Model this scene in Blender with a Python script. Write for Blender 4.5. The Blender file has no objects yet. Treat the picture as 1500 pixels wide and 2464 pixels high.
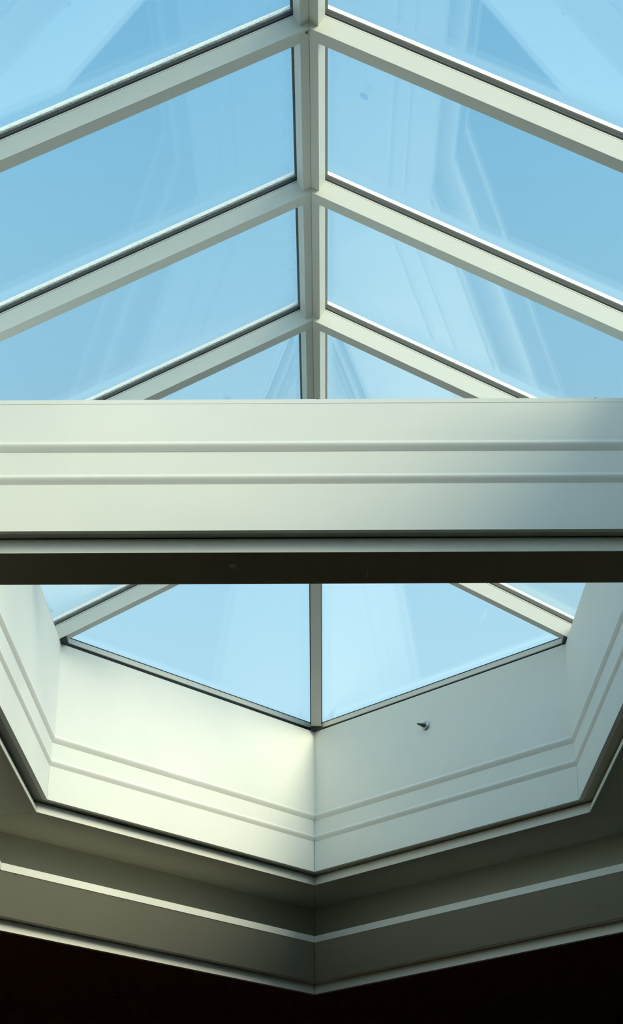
import bpy, bmesh, math, random
from mathutils import Vector, Matrix
random.seed(7)
SC = bpy.context.scene
COL = SC.collection
ZC = 1.6                      # eye height above the floor: every z below is measured from the eye, then lifted
def R(a): return math.radians(a)

# ------------------------------------------------------------------ camera
F_PX, PITCH, ROLL, YAW, CX = 4158.56, R(26.04), R(0.1726), R(0.4946), 0.0479
cam_d = bpy.data.cameras.new('camera'); cam = bpy.data.objects.new('camera', cam_d); COL.objects.link(cam)
cam_d.sensor_fit = 'VERTICAL'; cam_d.sensor_height = 24.0; cam_d.lens = 24.0 * F_PX / 2464.0
cam_d.clip_start = 0.05; cam_d.clip_end = 500
_R = Vector((math.cos(YAW), math.sin(YAW), 0)); _F0 = Vector((-math.sin(YAW), math.cos(YAW), 0)); _Z = Vector((0, 0, 1))
_F = _F0 * math.cos(PITCH) + _Z * math.sin(PITCH); _U = -_F0 * math.sin(PITCH) + _Z * math.cos(PITCH)
_R2 = _R * math.cos(ROLL) + _U * math.sin(ROLL); _U2 = -_R * math.sin(ROLL) + _U * math.cos(ROLL)
M = Matrix((_R2, _U2, -_F)).transposed().to_4x4(); M.translation = Vector((CX, 0, ZC)); cam.matrix_world = M
SC.camera = cam
def ray(px, py): return (_R2 * (px - 750) + _U2 * (1232 - py) + _F * F_PX).normalized()
def hit(px, py, p0, n):        # where the sight line of a pixel meets a plane (world space)
    o = Vector((CX, 0, ZC)); d = ray(px, py); n = Vector(n)
    return o + d * ((Vector(p0) - o).dot(n) / d.dot(n))

HAZE = 1.9
# ------------------------------------------------------------------ world: clear sky, deeper overhead
world = bpy.data.worlds.new('sky'); SC.world = world; world.use_nodes = True
nt = world.node_tree; nt.nodes.clear()
out = nt.nodes.new('ShaderNodeOutputWorld'); bg = nt.nodes.new('ShaderNodeBackground')
tc = nt.nodes.new('ShaderNodeTexCoord'); sp = nt.nodes.new('ShaderNodeSeparateXYZ'); rp = nt.nodes.new('ShaderNodeValToRGB')
nt.links.new(tc.outputs['Generated'], sp.inputs[0]); nt.links.new(sp.outputs['Z'], rp.inputs[0])
nt.links.new(rp.outputs[0], bg.inputs[0]); nt.links.new(bg.outputs[0], out.inputs[0])
cr = rp.color_ramp; cr.interpolation = 'LINEAR'
stops = [(0.0, (.16, .17, .16)), (0.02, (1.0, 1.28, 1.40)), (.24, (.66, .98, 1.17)), (.36, (.56, .90, 1.12)), (.50, (.43, .80, 1.07)), (.60, (.325, .70, 1.0)),
         (.74, (.20, .54, .87)), (1.0, (.17, .49, .84))]
while len(cr.elements) < len(stops): cr.elements.new(.5)
for e, (p, c) in zip(cr.elements, stops): e.position = p; e.color = (*c, 1)
bg.inputs[1].default_value = 1.0
# thin bright haze spread widely round the veiled sun (which stands behind the camera, to the right)
SUN_EL, SUN_AZ = 35, 37        # azimuth: degrees from +x towards -y
s = Vector((math.cos(R(SUN_AZ)) * math.cos(R(SUN_EL)), -math.sin(R(SUN_AZ)) * math.cos(R(SUN_EL)), math.sin(R(SUN_EL))))
dt = nt.nodes.new('ShaderNodeVectorMath'); dt.operation = 'DOT_PRODUCT'; dt.inputs[1].default_value = s
nt.links.new(tc.outputs['Generated'], dt.inputs[0])
mxm = nt.nodes.new('ShaderNodeMath'); mxm.operation = 'MAXIMUM'; mxm.inputs[1].default_value = 0; nt.links.new(dt.outputs['Value'], mxm.inputs[0])
pw = nt.nodes.new('ShaderNodeMath'); pw.operation = 'POWER'; pw.inputs[1].default_value = 2.0; nt.links.new(mxm.outputs[0], pw.inputs[0])
hz = nt.nodes.new('ShaderNodeMix'); hz.data_type = 'RGBA'; hz.blend_type = 'ADD'; hz.inputs['B'].default_value = (HAZE * .84, HAZE * .98, HAZE * 1.02, 1)
nt.links.new(pw.outputs[0], hz.inputs['Factor']); nt.links.new(rp.outputs[0], hz.inputs['A']); nt.links.new(hz.outputs['Result'], bg.inputs[0])

# ------------------------------------------------------------------ sun: veiled, low, from behind the right shoulder
sd = bpy.data.lights.new('sun', 'SUN'); so = bpy.data.objects.new('sun', sd); COL.objects.link(so)
sd.energy = 4.2; sd.angle = R(30); sd.color = (1, .83, .53)
so.rotation_euler = s.to_track_quat('Z', 'Y').to_euler(); so.location = s * 30

vs = SC.view_settings; vs.view_transform = 'Standard'; vs.look = 'None'; vs.gamma = 1; vs.use_curve_mapping = False; vs.exposure = 0.0

# ------------------------------------------------------------------ materials
def new_mat(name):
    m = bpy.data.materials.new(name); m.use_nodes = True
    return m, m.node_tree, m.node_tree.nodes.get('Principled BSDF')
def paint(name, col, rough=.5, var=.03, scale=6., bump=.02, stretch=(1, 1, 1), spec=.35, metal=0):
    m, t, b = new_mat(name)
    tcn = t.nodes.new('ShaderNodeTexCoord'); mp = t.nodes.new('ShaderNodeMapping'); mp.inputs['Scale'].default_value = stretch
    no = t.nodes.new('ShaderNodeTexNoise'); no.inputs['Scale'].default_value = scale; no.inputs['Detail'].default_value = 4
    t.links.new(tcn.outputs['Object'], mp.inputs[0]); t.links.new(mp.outputs[0], no.inputs['Vector'])
    mx = t.nodes.new('ShaderNodeMix'); mx.data_type = 'RGBA'
    mx.inputs['A'].default_value = (*[c * (1 - var) for c in col], 1); mx.inputs['B'].default_value = (*[min(1, c * (1 + var)) for c in col], 1)
    t.links.new(no.outputs['Fac'], mx.inputs['Factor']); t.links.new(mx.outputs['Result'], b.inputs['Base Color'])
    bp = t.nodes.new('ShaderNodeBump'); bp.inputs['Strength'].default_value = bump; bp.inputs['Distance'].default_value = .002
    n2 = t.nodes.new('ShaderNodeTexNoise'); n2.inputs['Scale'].default_value = scale * 25
    t.links.new(mp.outputs[0], n2.inputs['Vector']); t.links.new(n2.outputs['Fac'], bp.inputs['Height']); t.links.new(bp.outputs[0], b.inputs['Normal'])
    b.inputs['Roughness'].default_value = rough; b.inputs['Specular IOR Level'].default_value = spec; b.inputs['Metallic'].default_value = metal
    return m
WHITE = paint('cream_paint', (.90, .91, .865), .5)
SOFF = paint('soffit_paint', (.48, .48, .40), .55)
BARS = paint('coated_aluminium', (.70, .71, .66), .45, var=.05, scale=8, stretch=(1, 30, 30))
BARSY = paint('coated_aluminium_lengthwise', (.70, .71, .66), .45, var=.05, scale=8, stretch=(30, 1, 30))
CAPM = paint('outer_cap_coating', (.82, .84, .80), .4)
RUBBER_SHADE = paint('black_rubber_and_gap_shade', (.012, .018, .02), .6)  # gaskets, and the black pieces that stand in for shade in the gaps
SPACER = paint('dark_spacer', (.006, .012, .014), .5)
WOODC = paint('dark_stained_board', (.21, .085, .034), .55, var=.35, scale=5, stretch=(12, 1, 1), bump=.1)
FLOORM = paint('floor_board_wood', (.23, .14, .075), .4, var=.2, scale=4, stretch=(10, 1, 1))
ROOMW = paint('room_plaster', (.10, .085, .065), .8)
STEEL = paint('zinc_steel', (.42, .44, .42), .35, metal=.8)
SCREWM = paint('oily_screw_steel', (.16, .17, .14), .45, metal=.6)
DARK = paint('dark_metal', (.03, .03, .028), .5)
ROOFM = paint('roof_felt', (.16, .16, .16), .9)
SCUFF = paint('bare_scuff', (.95, .95, .90), .7)
GRIME = paint('grime', (.12, .12, .08), .9)

def glass(name, frost):
    m = bpy.data.materials.new(name); m.use_nodes = True; t = m.node_tree; t.nodes.clear()
    N = t.nodes.new; L = t.links.new
    def math_(op, a, b=None, clamp=False):
        n = N('ShaderNodeMath'); n.operation = op; n.use_clamp = clamp
        for i, v in enumerate((a, b)):
            if v is None: continue
            if hasattr(v, 'links'): L(v, n.inputs[i])
            else: n.inputs[i].default_value = v
        return n.outputs[0]
    o = N('ShaderNodeOutputMaterial'); tr = N('ShaderNodeBsdfTransparent'); tr.inputs[0].default_value = (.975, .99, .985, 1)
    gl = N('ShaderNodeBsdfGlossy'); gl.inputs['Roughness'].default_value = 0.0; gl.inputs[0].default_value = (1, 1, 1, 1)
    geo = N('ShaderNodeNewGeometry')
    ior = N('ShaderNodeMapRange'); L(geo.outputs['Backfacing'], ior.inputs[0]); ior.inputs[3].default_value = 1.5; ior.inputs[4].default_value = 1 / 1.5
    fr = N('ShaderNodeFresnel'); L(ior.outputs[0], fr.inputs[0])
    mx = N('ShaderNodeMixShader'); L(fr.outputs[0], mx.inputs[0]); L(tr.outputs[0], mx.inputs[1]); L(gl.outputs[0], mx.inputs[2])
    last = mx.outputs[0]
    if frost:
        tcn = N('ShaderNodeTexCoord'); s3 = N('ShaderNodeSeparateXYZ'); L(tcn.outputs['Object'], s3.inputs[0])
        dy = math_('MULTIPLY', s3.outputs['Y'], -1.0)                      # metres from the far bar
        dx = math_('ABSOLUTE', s3.outputs['X'])                            # metres from the ridge
        n1 = N('ShaderNodeTexNoise'); n1.inputs['Scale'].default_value = 34; n1.inputs['Detail'].default_value = 6; n1.inputs['Roughness'].default_value = .7
        n2 = N('ShaderNodeTexNoise'); n2.inputs['Scale'].default_value = 210; n2.inputs['Detail'].default_value = 3
        L(tcn.outputs['Object'], n1.inputs['Vector']); L(tcn.outputs['Object'], n2.inputs['Vector'])
        # a crust tight against the far bar
        edge = math_('SUBTRACT', math_('ADD', math_('MULTIPLY', n1.outputs[0], .040), -.004), dy)
        crust = math_('MULTIPLY', math_('MULTIPLY', edge, 120, True), math_('ADD', math_('MULTIPLY', n2.outputs[0], 3.2), -1.05, True))
        # loose droplets further out, also along the ridge
        dmin = math_('MINIMUM', dy, math_('MULTIPLY', dx, 1.0))
        fall = math_('SUBTRACT', 1.0, math_('MULTIPLY', dmin, 12.0), True)
        vo = N('ShaderNodeTexVoronoi'); vo.inputs['Scale'].default_value = 190; L(tcn.outputs['Object'], vo.inputs['Vector'])
        dots = math_('MULTIPLY', math_('SUBTRACT', .32, vo.outputs['Distance']), 6, True)
        n3 = N('ShaderNodeTexNoise'); n3.inputs['Scale'].default_value = 38; L(tcn.outputs['Object'], n3.inputs['Vector'])
        dots = math_('MULTIPLY', dots, math_('MULTIPLY', math_('SUBTRACT', math_('ADD', n3.outputs[0], math_('MULTIPLY', fall, .34)), .60), 8, True))
        drop = math_('MULTIPLY', math_('MULTIPLY', dots, fall), .9)
        di = N('ShaderNodeBsdfDiffuse'); di.inputs[0].default_value = (.8, .84, .82, 1)
        tl = N('ShaderNodeBsdfTranslucent'); tl.inputs[0].default_value = (.8, .86, .86, 1)
        m1 = N('ShaderNodeMixShader'); m1.inputs[0].default_value = .6; L(di.outputs[0], m1.inputs[1]); L(tl.outputs[0], m1.inputs[2])
        di2 = N('ShaderNodeBsdfTransparent'); di2.inputs[0].default_value = (.50, .70, .84, 1)
        m3 = N('ShaderNodeMixShader'); L(drop, m3.inputs[0]); L(last, m3.inputs[1]); L(di2.outputs[0], m3.inputs[2])
        m2 = N('ShaderNodeMixShader'); L(math_('MULTIPLY', crust, .8, True), m2.inputs[0]); L(m3.outputs[0], m2.inputs[1]); L(m1.outputs[0], m2.inputs[2])
        last = m2.outputs[0]
    L(last, o.inputs['Surface'])
    return m
GLASS = glass('clear_glass', False)
GLASS_F = glass('glass_with_condensation', True)

# ------------------------------------------------------------------ helpers
def tag(o, label=None, cat=None, group=None, kind=None):
    if label: o['label'] = label
    if cat: o['category'] = cat
    if group: o['group'] = group
    if kind: o['kind'] = kind
    return o
def empty(name, loc=(0, 0, 0)):
    o = bpy.data.objects.new(name, None); COL.objects.link(o); o.location = (loc[0], loc[1], loc[2] + ZC); o.empty_display_size = .1
    return o
def wloc(o):
    v = Vector((0, 0, 0))
    while o is not None: v = v + o.location; o = o.parent
    return v
def mesh(name, verts, faces, mat, parent=None, origin=None, smooth=False):
    """verts in eye-based coordinates; origin is the object's own origin in the same coordinates."""
    if origin is None:
        n = len(verts); origin = tuple(sum(v[i] for v in verts) / n for i in range(3))
    og = Vector(origin); me = bpy.data.meshes.new(name)
    me.from_pydata([tuple(Vector(v) - og) for v in verts], [], faces); me.update()
    bm = bmesh.new(); bm.from_mesh(me); bmesh.ops.recalc_face_normals(bm, faces=bm.faces); bm.to_mesh(me); bm.free()
    me.materials.append(mat)
    if smooth:
        for p in me.polygons: p.use_smooth = True
    o = bpy.data.objects.new(name, me); COL.objects.link(o)
    w = og + Vector((0, 0, ZC))
    o.location = w if parent is None else w - wloc(parent)
    if parent is not None: o.parent = parent
    return o
def loft(a, b):               # two matching sections -> closed prism
    n = len(a); v = list(a) + list(b); f = [(i, (i + 1) % n, n + (i + 1) % n, n + i) for i in range(n)]
    f += [tuple(range(n - 1, -1, -1)), tuple(range(n, 2 * n))]
    return v, f
def box(name, x0, x1, y0, y1, z0, z1, mat, parent=None, origin=None):
    v, f = loft([(x0, y0, z0), (x1, y0, z0), (x1, y1, z0), (x0, y1, z0)], [(x0, y0, z1), (x1, y0, z1), (x1, y1, z1), (x0, y1, z1)])
    return mesh(name, v, f, mat, parent, origin)
def join_geo(parts):
    V, Fc = [], []
    for v, f in parts:
        k = len(V); V += list(v); Fc += [tuple(i + k for i in q) for q in f]
    return V, Fc

# ------------------------------------------------------------------ plan of the shaft (long hexagon, pointed ends)
W, YC, YA = 1.014, 6.478, 7.5728
YMID = 3.216
T = .5493                      # roof pitch (rise over run)
ZR = 3.2                       # ridge line of the glazing-bar tops
ZE, ZB1, ZB2, ZB3, ZL = 2.575, 2.1607, 2.0667, 1.9326, 1.8873
_L = math.hypot(W, YA - YC)
def plan(o):
    ya = YA + o * _L / W; w = W + o; yc = ya - (YA - YC) / W * w
    return [(-w, yc), (0, ya), (w, yc), (w, 2 * YMID - yc), (0, 2 * YMID - ya), (-w, 2 * YMID - yc)]
SIDES = {'far_left': (0, 1), 'far_right': (1, 2), 'right': (2, 3), 'near_right': (3, 4), 'near_left': (4, 5), 'left': (5, 0)}
def seg(name, side, section, mat, parent=None, gap=0.0):
    """one mitred length of a moulding; section is a list of (offset outwards, z)."""
    i, j = SIDES[side]; A, B = [], []
    for o, z in section:
        p = plan(o); a, b = Vector(p[i]), Vector(p[j]); d = (b - a).normalized() * gap
        a, b = a + d, b - d
        A.append((a.x, a.y, z)); B.append((b.x, b.y, z))
    v, f = loft(A, B)
    return mesh(name, v, f, mat, parent)
def nose(o, z0, z1, back):     # flat board whose lower edge swells slightly and slants back to the next board
    prof = ((0, .029), (-.0004, .0262), (-.0010, .0235), (-.0012, .0212), (-.0009, .0188), (-.0001, .0162), (.0012, .0130),
            (.0029, .0095), (.0047, .0060), (.0064, .0027), (.0078, .0003))
    return [(o, z1)] + [(o + a, z0 + b) for a, b in prof] + [(back, z0), (back, z1)]

# ------------------------------------------------------------------ shaft walls
words = {'far_left': 'far left slanting', 'far_right': 'far right slanting', 'left': 'long left', 'right': 'long right',
         'near_left': 'near left slanting', 'near_right': 'near right slanting'}
walls = {}
for side in SIDES:
    w = seg('wall_' + side, side, [(.032, ZB3 + .0105), (.13, ZB3 + .0105), (.13, ZE - .02), (.032, ZE - .02)], WHITE)
    tag(w, 'cream panelled ' + words[side] + ' side of the skylight shaft, three stepped boards', 'wall', kind='structure')
    walls[side] = w
    far = side.startswith('far'); g = .0012
    seg('fascia_board', side, nose(0, ZB1, ZE, .032), WHITE, w, 0)
    seg('fascia_board', side, nose(.0080, ZB2, ZB1, .032), WHITE, w, 0)
    seg('fascia_board', side, [(.0140, ZB2), (.0140, ZB3), (.032, ZB3), (.032, ZB2)], WHITE, w, g)
    seg('edge_trim', side, [(.053, ZB3), (.053, ZL), (.075, ZL), (.075, ZL + .0115), (.0315, ZL + .0115 + .0001), (.0315, ZB3)][:0] or
        [(.072, ZB3), (.066, ZB3 - .006), (.0605, ZB3 - .015), (.0565, ZB3 - .025), (.0545, ZB3 - .035), (.054, ZL), (.0578, ZL), (.0578, ZL + .0117), (.0765, ZL + .0117), (.0765, ZB3)], WHITE, w, g)
    # short flat return under the lowest board, behind which the edge trim hangs
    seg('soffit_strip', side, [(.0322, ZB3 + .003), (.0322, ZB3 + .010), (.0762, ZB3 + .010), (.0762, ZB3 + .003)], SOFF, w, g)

# ------------------------------------------------------------------ lower coffer (wider ring with a projecting shelf)
ZS0, ZS1, OS = 1.6737, 1.7025, .183
OB = .3785
for n, side in enumerate(SIDES):
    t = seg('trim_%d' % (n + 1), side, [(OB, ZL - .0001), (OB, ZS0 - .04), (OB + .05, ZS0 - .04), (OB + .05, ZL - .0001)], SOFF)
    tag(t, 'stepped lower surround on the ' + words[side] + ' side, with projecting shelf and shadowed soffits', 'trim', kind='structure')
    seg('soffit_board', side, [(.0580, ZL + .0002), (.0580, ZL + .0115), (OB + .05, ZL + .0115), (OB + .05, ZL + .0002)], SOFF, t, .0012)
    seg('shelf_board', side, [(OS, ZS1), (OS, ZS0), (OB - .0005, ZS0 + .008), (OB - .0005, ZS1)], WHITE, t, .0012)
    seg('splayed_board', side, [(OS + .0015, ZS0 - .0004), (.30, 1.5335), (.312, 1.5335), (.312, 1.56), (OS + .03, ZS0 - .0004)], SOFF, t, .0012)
    seg('ceiling_edge_trim', side, [(.354, 1.536), (.348, 1.529), (.3435, 1.519), (.3410, 1.508), (.34, 1.498), (.34, 1.4887), (.362, 1.4887), (.362, 1.63), (.312, 1.63), (.312, 1.536)], WHITE, t, .0012)

# ------------------------------------------------------------------ ceiling of dark boards, roof, room
X0, X1, Y0, Y1 = -4.0, 4.0, -4.5, 12.0
ZP = 1.4895
def ring_slab(name, o, z0, z1, mat):
    inner = plan(o); outer = [(X0, inner[0][1]), (0, Y1), (X1, inner[2][1]), (X1, inner[3][1]), (0, Y0), (X0, inner[5][1])]
    P = []
    quads = []
    # fan of convex pieces between the hexagon and the room rectangle
    c = inner
    polys = [[c[5], c[0], (X0, c[0][1]), (X0, c[5][1])], [c[2], c[3], (X1, c[3][1]), (X1, c[2][1])],
             [c[0], c[1], (0, Y1), (X0, Y1), (X0, c[0][1])], [c[1], c[2], (X1, c[2][1]), (X1, Y1), (0, Y1)],
             [c[3], c[4], (0, Y0), (X1, Y0), (X1, c[3][1])], [c[4], c[5], (X0, c[5][1]), (X0, Y0), (0, Y0)]]
    parts = [loft([(x, y, z0) for x, y in p], [(x, y, z1) for x, y in p]) for p in polys]
    v, f = join_geo(parts)
    return mesh(name, v, f, mat)
ceil = ring_slab('ceiling', .366, ZP + .014, ZP + .10, ROOMW)
tag(ceil, 'very dark stained tongue-and-groove boarded ceiling around the coffer', 'ceiling', kind='structure')
hexo = plan(.363)
def yhex(x, far=True):
    ax = abs(x); w = hexo[2][0]
    if ax >= w: return None
    yc, ya = hexo[2][1], hexo[1][1]
    y = ya + (yc - ya) * ax / w
    return y if far else 2 * YMID - y
PW = .1; x = X0
while x < X1 - 1e-6:
    a, b = x + .0012, x + PW - .0012
    runs = []
    ya_, yb_ = yhex(a), yhex(b)
    if ya_ is None and yb_ is None: runs = [((a, Y0), (b, Y0), (b, Y1), (a, Y1))]
    else:
        wv = hexo[2][0]; yc = hexo[2][1]
        ya_ = ya_ if ya_ is not None else yc; yb_ = yb_ if yb_ is not None else yc
        if (abs(a) < wv) != (abs(b) < wv):      # straddles the straight side
            m = wv + .001 if x > 0 else -wv - .001
            if x > 0: runs = [((m, 2 * YMID - yc), (b, 2 * YMID - yc), (b, yc), (m, yc)), ((a, ya_), (b, yc), (b, Y1), (a, Y1)), ((a, Y0), (b, Y0), (b, 2 * YMID - yc), (a, 2 * YMID - ya_))]
            else: runs = [((a, 2 * YMID - yc), (m, 2 * YMID - yc), (m, yc), (a, yc)), ((a, yc), (b, yb_), (b, Y1), (a, Y1)), ((a, Y0), (b, Y0), (b, 2 * YMID - yb_), (a, 2 * YMID - yc))]
        elif a < 0 < b: pass
        else: runs = [((a, ya_), (b, yb_), (b, Y1), (a, Y1)), ((a, Y0), (b, Y0), (b, 2 * YMID - yb_), (a, 2 * YMID - ya_))]
    for q in runs:
        zz = ZP + random.uniform(0, .0012)
        v, f = loft([(X_, Y_, zz) for X_, Y_ in q], [(X_, Y_, ZP + .0139) for X_, Y_ in q])
        mesh('ceiling_board', v, f, WOODC, ceil)
    x += PW
roof = ring_slab('trim_7', .14, ZL + .03, ZL + .12, ROOFM)
tag(roof, 'flat felted roof deck around the glass lantern', 'roof', kind='structure')
for n, (a, b, c, d) in {'left': (X0 - .1, X0, Y0, Y1), 'right': (X1, X1 + .1, Y0, Y1), 'front': (X0 - .1, X1 + .1, Y1, Y1 + .1), 'back': (X0 - .1, X1 + .1, Y0 - .1, Y0)}.items():
    w = box('wall_room_' + n, a, b, c, d, -ZC, ZL + .12, ROOMW)
    tag(w, 'plain dark plaster room wall, %s side' % n, 'wall', kind='structure')
fl = box('floor', X0, X1, Y0, Y1, -ZC - .1, -ZC, FLOORM)
tag(fl, 'brown wooden floor of the room below the skylight', 'floor', kind='structure')

# ------------------------------------------------------------------ the glazed roof
D1, DD, D5 = 3.5232, .7133, 6.4249
ys = [D1 + DD * (k - 5) for k in range(9)] + [D5]
BW, BD = .045, .055            # bar width and depth
COS = 1 / math.hypot(1, T); VD = BD / COS
YR1 = D5 + BW / 2; YR0 = ys[0] + BW / 2      # ridge ends
ZEV = ZR - T * W
def zside(x): return ZR - T * abs(x)
_n = Vector((YA - YC, W)) / _L                # outward normal of the end faces in plan (|x|, y)
_dist = (YC - YR1) * _n.y + W * _n.x; SE = (ZR - ZEV) / _dist
def zend(x, y): return ZR - SE * (_n.x * abs(x) + _n.y * (y - YR1))
sky = empty('roof_lantern', (0, YMID, ZR))
tag(sky, 'long hipped glass roof lantern of white glazing bars over the shaft, blue sky behind', 'skylight')
XE = W + .03
def bar_side(sx, y0, mat=BARS):
    y1 = y0 + BW
    a = [(sx * .0003, y0, ZR), (sx * .0003, y1, ZR), (sx * .0003, y1, ZR - VD), (sx * .0003, y0, ZR - VD)]
    b = [(sx * XE, y0, zside(XE)), (sx * XE, y1, zside(XE)), (sx * XE, y1, zside(XE) - VD), (sx * XE, y0, zside(XE) - VD)]
    v, f = loft(a, b); return v, f
def strip(sx, y0, y1, h0, h1, xa, xb):
    h0 /= COS; h1 /= COS
    a = [(sx * xa, y0, zside(xa) + h0), (sx * xa, y1, zside(xa) + h0), (sx * xa, y1, zside(xa) + h1), (sx * xa, y0, zside(xa) + h1)]
    b = [(sx * xb, y0, zside(xb) + h0), (sx * xb, y1, zside(xb) + h0), (sx * xb, y1, zside(xb) + h1), (sx * xb, y0, zside(xb) + h1)]
    return loft(a, b)
G0, G1, S1, S2, S3 = .0022, .0052, .0090, .0185, .0223      # heights above the bar: gasket, rebate, sheet, gap, sheet
proto = {}
for y in ys:
    for sx in (-1, 1):
        if sx not in proto:
            v, f = bar_side(sx, 0); r = mesh('rafter', v, f, BARS, sky, origin=(0, 0, ZR))
            v, f = strip(sx, .0025, BW - .0025, 0, G0, .001, XE); g = mesh('gasket', v, f, RUBBER_SHADE, r, origin=(0, 0, ZR))
            v, f = strip(sx, .0012, BW - .0012, G0, G1, .001, XE); h = mesh('glazing_bead', v, f, CAPM, r, origin=(0, 0, ZR))
            v, f = strip(sx, -.006, BW + .006, S3, S3 + .012, .001, W + .12); c = mesh('cap_strip', v, f, CAPM, r, origin=(0, 0, ZR))
            proto[sx] = (r, [g, h, c])
        else:
            r0, ch = proto[sx]; r = r0.copy(); COL.objects.link(r); r.parent = sky
            for c0 in ch:
                c = c0.copy(); COL.objects.link(c); c.parent = r
        r.location = (0, y - YMID, 0)
# ridge: one bar, underside following both slopes
hx, hb = .042, .024; dz = .0375 * COS
def rsec(y, sx): return [(sx * .0004, y, zside(0)), (sx * hx, y, zside(hx)), (sx * hb, y, zside(hx) - dz), (sx * .0004, y, zside(hx) - dz + T * hb)]
for k in range(len(ys) - 1):
    halves = {}
    for sx in (-1, 1):
        v, f = loft(rsec(ys[k] + BW - .001, sx), rsec(ys[k + 1] + .001, sx)); halves[sx] = mesh('ridge_bar', v, f, BARSY, sky)
    v, f = loft([(-.006, ys[k] - .001, ZR - .012), (.006, ys[k] - .001, ZR - .012), (.006, ys[k] - .001, ZR + .004), (-.006, ys[k] - .001, ZR + .004)],
                [(-.006, ys[k + 1] + BW, ZR - .012), (.006, ys[k + 1] + BW, ZR - .012), (.006, ys[k + 1] + BW, ZR + .004), (-.006, ys[k + 1] + BW, ZR + .004)]) if False else loft(
        [(x_, ys[k] + BW * (k > 0), ZR + z_) for x_, z_ in ((-.012, .001), (0, .003), (.012, .001), (.012, .004), (-.012, .004))],
        [(x_, ys[k + 1] + BW, ZR + z_) for x_, z_ in ((-.012, .001), (0, .003), (.012, .001), (.012, .004), (-.012, .004))])
    mesh('ridge_seal', v, f, RUBBER_SHADE, sky)
    for sx in (-1, 1):
        rb = halves[sx]; ya, yb = ys[k] + BW, ys[k + 1]
        for nm, ins, h0, h1, m in (('gasket', .002, 0, G0, RUBBER_SHADE), ('glazing_bead', .001, G0, G1, CAPM)):
            a = [(sx * (hx - ins), q, zside(hx - ins) + h / COS) for q, h in ((ya, h0), (yb, h0), (yb, h1), (ya, h1))]
            b = [(sx * .015, q, zside(.015) + h / COS) for q, h in ((ya, h0), (yb, h0), (yb, h1), (ya, h1))]
            v, f = loft(a, b); mesh(nm, v, f, m, rb)
def csec(y, z=0): return [(-.05, y, zside(.05) + S3 / COS), (0, y, ZR + S3 / COS), (.05, y, zside(.05) + S3 / COS), (.05, y, zside(.05) + (S3 + .012) / COS), (0, y, ZR + (S3 + .012) / COS), (-.05, y, zside(.05) + (S3 + .012) / COS)]
v, f = loft(csec(YR0), csec(YR1)); mesh('ridge_cap', v, f, CAPM, sky)

def mir(pts, m): return [(x, 2 * YMID - y if m else y, z) for x, y, z in pts]
YMR = 2 * YMID - YR1            # mirrored ridge end is a touch off the near rafter; close enough to touch it
def hip(m):
    L_ = YA + .02 - YR1; hw = BW / 2
    def sec(y):
        zt = zend(0, y); ze = zend(hw, y)
        return [(-hw, y, ze), (0, y, zt), (hw, y, ze), (hw, y, ze - .052), (-hw, y, ze - .052)]
    v, f = loft(mir(sec(YR1 - .0), m), mir(sec(YA - .002), m)); b = mesh('hip_bar', v, f, BARSY, sky)
    def gs(y, h0, h1, w): return [(-w, y, zend(w, y) + h0), (0, y, zend(0, y) + h0), (w, y, zend(w, y) + h0), (w, y, zend(w, y) + h1), (0, y, zend(0, y) + h1), (-w, y, zend(w, y) + h1)]
    for nm, h0, h1, w, mt in (('gasket', 0, .007, hw - .001, RUBBER_SHADE), ('cap_strip', .029, .043, .028, CAPM)):
        v, f = loft(mir(gs(YR1, h0, h1, w), m), mir(gs(YA - .002 if nm == 'gasket' else YA + .09, h0, h1, w), m)); mesh(nm, v, f, mt, b)
hip(False); hip(True)

# eaves bars round the foot of the glass
def zat(side, x, y):
    if side in ('left', 'right'): return zside(x)
    return zend(x, y if y > YMID else 2 * YMID - y)
for side, (i, j) in SIDES.items():
    def sec_at(k, lst):
        r = []
        for o, kind, z in lst:
            x_, y_ = plan(o)[k]
            r.append((x_, y_, z if kind == 'z' else zat(side, x_, y_) + z))
        return r
    oi, oo = .028, .08
    lst = [(oi, 'g', -.0005), (oi, 'z', ZE + .027), (oo, 'z', ZE + .027), (oo, 'g', -.0005)]
    v, f = loft(sec_at(i, lst), sec_at(j, lst)); e = mesh('eaves_bar', v, f, BARS, sky)
    lst = [(oi + .002, 'g', 0), (oi + .002, 'g', .0062), (oo, 'g', .0062), (oo, 'g', 0)]
    v, f = loft(sec_at(i, lst), sec_at(j, lst)); mesh('gasket', v, f, RUBBER_SHADE, e)
    lst = [(oi + .008, 'z', ZE - .019), (oi + .008, 'z', ZE + .0269), (oo, 'z', ZE + .0269), (oo, 'z', ZE - .019)]
    v, f = loft(sec_at(i, lst), sec_at(j, lst)); mesh('gap_shade_strip', v, f, RUBBER_SHADE, e)  # black backing paints the shade of the gap under the eaves bar

for m in (False, True):  # black blocks at the bar feet, added in place of the dark gaps' shade
    fy = (lambda y: 2 * YMID - y) if m else (lambda y: y)
    a_ = [(x_, fy(y_), ZE - .0005) for x_, y_ in ((-.024, YA - .03), (.024, YA - .03), (.05, YA + .02), (-.05, YA + .02))]
    b_ = [(x_, fy(y_), z_) for x_, y_, z_ in ((-.024, YA - .03, 2.594), (.024, YA - .03, 2.594), (.05, YA + .02, 2.580), (-.05, YA + .02, 2.580))]
    v, f = loft(a_, b_); mesh('foot_gap_shade', v, f, RUBBER_SHADE, sky)
    for sx in (-1, 1):
        a_ = [(sx * x_, fy(y_), ZE - .0004) for x_, y_ in ((W - .020, YC - .052), (W + .03, YC - .052), (W + .03, YC + .02), (W - .020, YC + .010))]
        b_ = [(x_, y_, 2.587) for x_, y_, z_ in a_]
        v, f = loft(a_, b_); mesh('foot_gap_shade', v, f, RUBBER_SHADE, sky)

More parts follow.
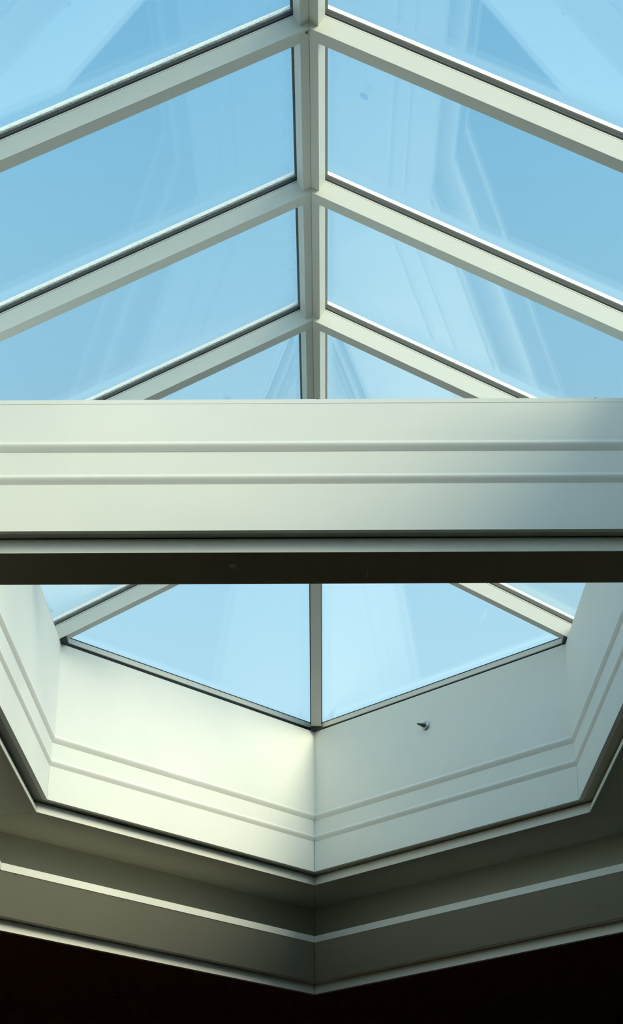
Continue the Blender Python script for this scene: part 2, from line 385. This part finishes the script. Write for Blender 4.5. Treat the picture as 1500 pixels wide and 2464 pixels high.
# panes: two sheets each, a dark spacer frame between them
def inset(poly, d):
    n = len(poly); res = []
    area = sum(poly[i][0] * poly[(i + 1) % n][1] - poly[(i + 1) % n][0] * poly[i][1] for i in range(n))
    sg = 1 if area > 0 else -1
    L_ = []
    for i in range(n):
        a, b = Vector(poly[i]), Vector(poly[(i + 1) % n]); e = (b - a).normalized(); nn = Vector((-e.y, e.x)) * sg
        L_.append((a + nn * d, e))
    for i in range(n):
        (p, e), (q, g) = L_[i - 1], L_[i]
        den = e.x * g.y - e.y * g.x; tt = ((q.x - p.x) * g.y - (q.y - p.y) * g.x) / den
        r = p + e * tt; res.append((r.x, r.y))
    return res
def pane(poly, zf, cosv, mat, org):
    def lay(pl, h): return [(x_, y_, zf(x_, y_) + h / cosv) for x_, y_ in pl]
    V, Fc = loft(lay(poly, G1 + .0002), lay(poly, S1)); p = mesh('glass_pane', V, Fc, GLASS, sky, origin=org)
    V, Fc = loft(lay(poly, S2), lay(poly, S3 - .0002)); mesh('outer_sheet', V, Fc, mat, p, origin=org)
    inn = inset(poly, .007); inn2 = inset(poly, .020); n = len(poly); parts = []
    for i in range(n):
        j = (i + 1) % n; q = [inn[i], inn[j], inn2[j], inn2[i]]
        parts.append(loft(lay(q, S1 + .0002), lay(q, S2 - .0002)))
    V, Fc = join_geo(parts); mesh('spacer_bar', V, Fc, SPACER, p)
    return p
rights = {}
for k in range(len(ys) - 1):
    y0, y1 = ys[k] + BW / 2 + .003, ys[k + 1] + BW / 2 - .003
    for sx in (-1, 1):
        poly = [(sx * .018, y0), (sx * (W + .10), y0), (sx * (W + .10), y1), (sx * .018, y1)]
        p = pane(poly, lambda a, b: zside(a), COS, GLASS_F if sx < 0 else GLASS, (sx * .042, ys[k + 1], ZR))
        if sx > 0: rights[k] = p
CE = 1 / math.hypot(1, SE)
for m in (False, True):
    for sx in (-1, 1):
        ct = Vector((sx * (W + .075 / 1), YR1 + .0)); pe = plan(.085)
        # triangle between corner rafter, hip and eaves
        c0 = (sx * .003, YR1 + .003); c1 = (sx * pe[2][0] * 1.0, YR1 + .003)
        e0 = (sx * pe[2][0], pe[2][1]); e1 = (sx * .003, pe[1][1] - .006)
        # keep the outer line parallel to the wall
        sl = (pe[1][1] - pe[2][1]) / (0 - pe[2][0]); xx = (YR1 + .003 - pe[1][1]) / sl
        c1 = (sx * xx, YR1 + .003)
        tri = [c0, c1, e1]
        if m: tri = [(a, 2 * YMID - b) for a, b in tri]
        zf = (lambda a, b: zend(a, b)) if not m else (lambda a, b: zend(a, 2 * YMID - b))
        pane(tri, zf, CE, GLASS, (0, tri[2][1], ZEV))

XR = .0072; sky.location.x += XR

# ------------------------------------------------------------------ tie beam across the shaft
YB, TB, ZBT = 4.0487, .2255, 2.3164
beam = empty('tie_beam', (0, YB + .155, ZL))
tag(beam, 'broad cream tie beam with stepped mouldings crossing the shaft below the glass', 'beam')
YBK = YB + 2 * .0429 + TB      # rear face
XB = W - .0002
BR = .0037                      # the beam sags a touch to the left
def bseg(name, sec, mat, flip=False, xe=XB):
    S = [((YBK - o) if flip else (YB + o), z) for o, z in sec]
    a = [(-xe, y, z - BR * xe) for y, z in S]; b = [(xe, y, z + BR * xe) for y, z in S]
    v, f = loft(a, b); return mesh(name, v, f, mat, beam)
bx = [(.032, ZB3 + .0112), (.032, ZBT - .0126), ((YBK - YB) - .032, ZBT - .0126), ((YBK - YB) - .032, ZB3 + .0112)]
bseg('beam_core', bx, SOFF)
for fl_ in (False, True):
    bseg('fascia_board', nose(0, ZB1, ZBT - .0130, .0318), WHITE, fl_)
    bseg('fascia_board', nose(.0080, ZB2, ZB1, .0318), WHITE, fl_)
    bseg('fascia_board', [(.0140, ZB2), (.0140, ZB3), (.0318, ZB3), (.0318, ZB2)], WHITE, fl_)
    bseg('edge_trim', [(.053, ZB3 + .006), (.053, ZL), (.066, ZL), (.066, ZL + .0118), (.0532, ZL + .0118)][:0] or [(.0655, ZB3), (.062, ZB3 - .006), (.0585, ZB3 - .015), (.0555, ZB3 - .025), (.0535, ZB3 - .035), (.0529, ZL), (.0566, ZL), (.0566, ZL + .0119), (.066, ZL + .0119), (.066, ZB3)], WHITE, fl_)
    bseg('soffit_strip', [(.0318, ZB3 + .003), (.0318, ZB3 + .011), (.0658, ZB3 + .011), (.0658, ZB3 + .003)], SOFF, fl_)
bseg('cap_board', [(-.0006, ZBT - .0126), (-.0006, ZBT), ((YBK - YB) + .0006, ZBT), ((YBK - YB) + .0006, ZBT - .0126)], WHITE)
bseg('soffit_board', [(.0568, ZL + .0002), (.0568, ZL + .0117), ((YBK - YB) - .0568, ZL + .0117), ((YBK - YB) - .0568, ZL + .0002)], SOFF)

# ------------------------------------------------------------------ small things
def tube(pts, r, n=8, closed=False):
    V, Fc = [], []
    P = [Vector(p) for p in pts]
    for i, p in enumerate(P):
        t_ = ((P[min(i + 1, len(P) - 1)] - P[max(i - 1, 0)])).normalized()
        u = t_.orthogonal().normalized() if i == 0 else (u - t_ * u.dot(t_)).normalized()
        w_ = t_.cross(u); rr = r[i] if isinstance(r, (list, tuple)) else r
        for k in range(n):
            a = 2 * math.pi * k / n; V.append(tuple(p + (u * math.cos(a) + w_ * math.sin(a)) * rr))
    for i in range(len(P) - 1):
        for k in range(n):
            Fc.append((i * n + k, i * n + (k + 1) % n, (i + 1) * n + (k + 1) % n, (i + 1) * n + k))
    Fc.append(tuple(range(n))); Fc.append(tuple(range((len(P) - 1) * n, len(P) * n)))
    return V, Fc
def E(v): return (v.x, v.y, v.z - ZC)      # world -> eye based
def screw(name, p, nrm, along, label, cat, rw, L_):
    """screw with a washer on a surface, shank leaning out along `along`."""
    p = Vector(E(p)); nrm = Vector(nrm).normalized(); al = Vector(along).normalized()
    t_ = empty(name, p); tag(t_, label, cat)
    # washer with a rounded rim
    V, Fc = tube([p, p + nrm * rw * .25, p + nrm * rw * .5, p + nrm * rw * .55], [rw, rw, rw * .8, rw * .45], 20)
    mesh('washer', V, Fc, STEEL, t_, smooth=False)
    pts, rad = [], []
    for i in range(25):
        s_ = i / 24; pts.append(p + nrm * rw * .4 + al * L_ * s_); rad.append((rw * .56 if i % 2 else rw * .36) * (1 - .65 * s_))
    V, Fc = tube(pts, rad, 10); mesh('shank', V, Fc, SCREWM, t_)
    return t_
# screw in the far right wall
nfr = Vector((-_n.x, -_n.y, 0)); p0 = (0, YA, ZC)
p = hit(1026, 1747, p0, nfr)
screw('wall_screw', p, nfr, nfr * .55 + Vector((-.75, 0, .18)), 'bare metal screw with washer sticking out of the far right shaft wall', 'screw', .020, .036)
# hook under the beam
p = hit(561, 1360, (0, 0, ZL + ZC), (0, 0, 1))
q = Vector(E(p)); hk = empty('cup_hook', q); tag(hk, 'tiny dull metal cup hook screwed into the dark underside of the beam', 'hook')
V, Fc = tube([q, q + Vector((0, 0, -.003)), q + Vector((0, 0, -.0045))], [.0085, .0085, .005], 16); mesh('base_plate', V, Fc, SCUFF, hk)
pts = [q + Vector((0, 0, -.003))] + [q + Vector((0, .006 - .006 * math.cos(a), -.007 - .006 * math.sin(a))) for a in [i / 10 * math.pi * 1.4 for i in range(11)]]
V, Fc = tube(pts, .0013, 8); mesh('hook_wire', V, Fc, STEEL, hk, smooth=True)
# screw at the ridge joint
p = Vector((0, D1 + .012, ZR - VD + .0005 + ZC))
screw('ridge_screw', p, (0, 0, -1), (.25, -.3, -1), 'small bare screw where the nearest rafters meet under the ridge', 'screw', .0065, .012)
# scuff under the beam
a = hit(885, 1370, (0, 0, ZL + ZC), (0, 0, 1)); b = hit(884, 1392, (0, 0, ZL + ZC), (0, 0, 1))
V, Fc = tube([E(a + Vector((0, 0, .0002))), E((a + b) / 2 + Vector((.0012, 0, .0002))), E(b + Vector((0, 0, .0002)))], [.0005, .0012, .0006], 6)
mesh('scuff', V, Fc, SCUFF, beam)
# chips and crumbs on the beam's top edge
def crumbs(px, n, w_, seed, r=.0028):
    rnd = random.Random(seed); parts = []
    for i in range(n):
        h_ = hit(px + rnd.uniform(-w_, w_), 963, (0, YB + .004, 0), (0, 1, 0)); c = Vector(E(h_)); c.z = ZBT + BR * c.x + .0006; c.y = YB + rnd.uniform(.0, .01)
        rr = r * rnd.uniform(.5, 1.2); vv = [c + Vector((math.cos(k * 1.25) * rr, math.sin(k * 1.25) * rr, -.0005)) for k in range(5)] + [c + Vector((0, 0, rr * .9))]
        parts.append(([tuple(q) for q in vv], [(0, 1, 2, 3, 4), (0, 1, 5), (1, 2, 5), (2, 3, 5), (3, 4, 5), (4, 0, 5)]))
    V, Fc = join_geo(parts); o = mesh('crumbs', V, Fc, GRIME, beam); o['kind'] = 'stuff'
crumbs(768, 16, 9, 3); crumbs(352, 4, 3, 5); crumbs(1432, 4, 3, 9)
# chips along the lit shelf edge
for px, py in ((40, 2103), (220, 2146), (298, 2164), (453, 2203), (721, 2243), (1038, 2202)):
    side = 'far_left' if px < 760 else 'far_right'; tr = [o for o in bpy.data.objects if o.name == ('trim_1' if px < 760 else 'trim_2')][0]
    nn = Vector((-_n.x if px > 760 else _n.x, -_n.y, 0)); pl = plan(OS)[1]
    c = Vector(E(hit(px, py, (pl[0], pl[1], 0), nn))); rr = .0022
    tdir = Vector((nn.y, -nn.x, 0))
    vv = [c + tdir * rr * 1.8 * math.cos(k * 1.2566) + Vector((0, 0, rr * .7 * math.sin(k * 1.2566))) - nn * .0003 for k in range(5)] + [c + nn * .0006]
    mesh('paint_chip', [tuple(q) for q in vv], [(0, 1, 2, 3, 4), (0, 1, 5), (1, 2, 5), (2, 3, 5), (3, 4, 5), (4, 0, 5)], GRIME, tr)
# small recessed lights in the dark ceiling
for px, lab in ((286, 'tiny unlit round downlight in the dark boarded ceiling, left one'), (1228, 'tiny unlit round downlight in the dark boarded ceiling, right one')):
    c = Vector(E(hit(px, 2400, (0, 0, ZP + ZC), (0, 0, 1))))
    d = empty('downlight', (c.x, c.y, ZP)); tag(d, lab, 'light', 'downlights in the dark ceiling')
    rr = .027; V, Fc = [], []
    n = 28
    for k in range(n):
        a = 2 * math.pi * k / n; cs, sn = math.cos(a), math.sin(a)
        for r_, z_ in ((rr, ZP - .0002), (rr, ZP - .004), (rr * .78, ZP - .004), (rr * .72, ZP - .0002)): V.append((c.x + cs * r_, c.y + sn * r_, z_))
    for k in range(n):
        k2 = (k + 1) % n
        for j in range(4): Fc.append((k * 4 + j, k2 * 4 + j, k2 * 4 + (j + 1) % 4, k * 4 + (j + 1) % 4))
    mesh('rim', V, Fc, DARK, d)
    V, Fc = tube([(c.x, c.y, ZP - .0001), (c.x, c.y, ZP - .0012)], rr * .70, 24); mesh('lens', V, Fc, DARK, d)
# smudge on the nearest right pane and a contrail, added as a pale sliver on the far right end pane
k = 5
n3 = Vector((T, 0, 1)).normalized()
p = hit(877, 232, (0, 0, ZR + ZC + G1 / COS), n3); c = Vector(E(p)) - n3 * .0005
u_ = Vector((1, 0, -T)).normalized(); v_ = Vector((0, 1, 0))
SM = bpy.data.materials.new('grease_smudge'); SM.use_nodes = True; t = SM.node_tree; t.nodes.clear()
o_ = t.nodes.new('ShaderNodeOutputMaterial'); a_ = t.nodes.new('ShaderNodeBsdfTransparent'); a_.inputs[0].default_value = (.90, .95, .98, 1); t.links.new(a_.outputs[0], o_.inputs[0])
rad = [.013, .012, .009, .012, .014, .013, .012, .010, .012]
V = [tuple(c + u_ * r_ * math.cos(i * 2 * math.pi / 9) + v_ * r_ * 1.3 * math.sin(i * 2 * math.pi / 9)) for i, r_ in enumerate(rad)]
mesh('smudge', V + [tuple(Vector(q) - n3 * .0004) for q in V], [tuple(range(9)), tuple(range(9, 18))] + [(i, (i + 1) % 9, 9 + (i + 1) % 9, 9 + i) for i in range(9)], SM, rights[4 + 0] if 4 in rights else sky)
ne = Vector((SE * _n.x, SE * _n.y, 1)).normalized()
pl = (0, YR1, ZR + ZC + G1 / CE)
a = hit(1174, 1464, pl, ne); b = hit(1156, 1500, pl, ne)
V, Fc = tube([Vector(E(a)) - ne * .001, Vector(E((a + b) / 2)) - ne * .001, Vector(E(b)) - ne * .001], [.0005, .0010, .0004], 6)
CONTRAIL = bpy.data.materials.new('contrail_white'); CONTRAIL.use_nodes = True; t = CONTRAIL.node_tree; t.nodes.clear()
o_ = t.nodes.new('ShaderNodeOutputMaterial'); a_ = t.nodes.new('ShaderNodeBsdfTranslucent'); a_.inputs[0].default_value = (1, 1, 1, 1); t.links.new(a_.outputs[0], o_.inputs[0])
mesh('contrail_sliver', V, Fc, CONTRAIL, sky)
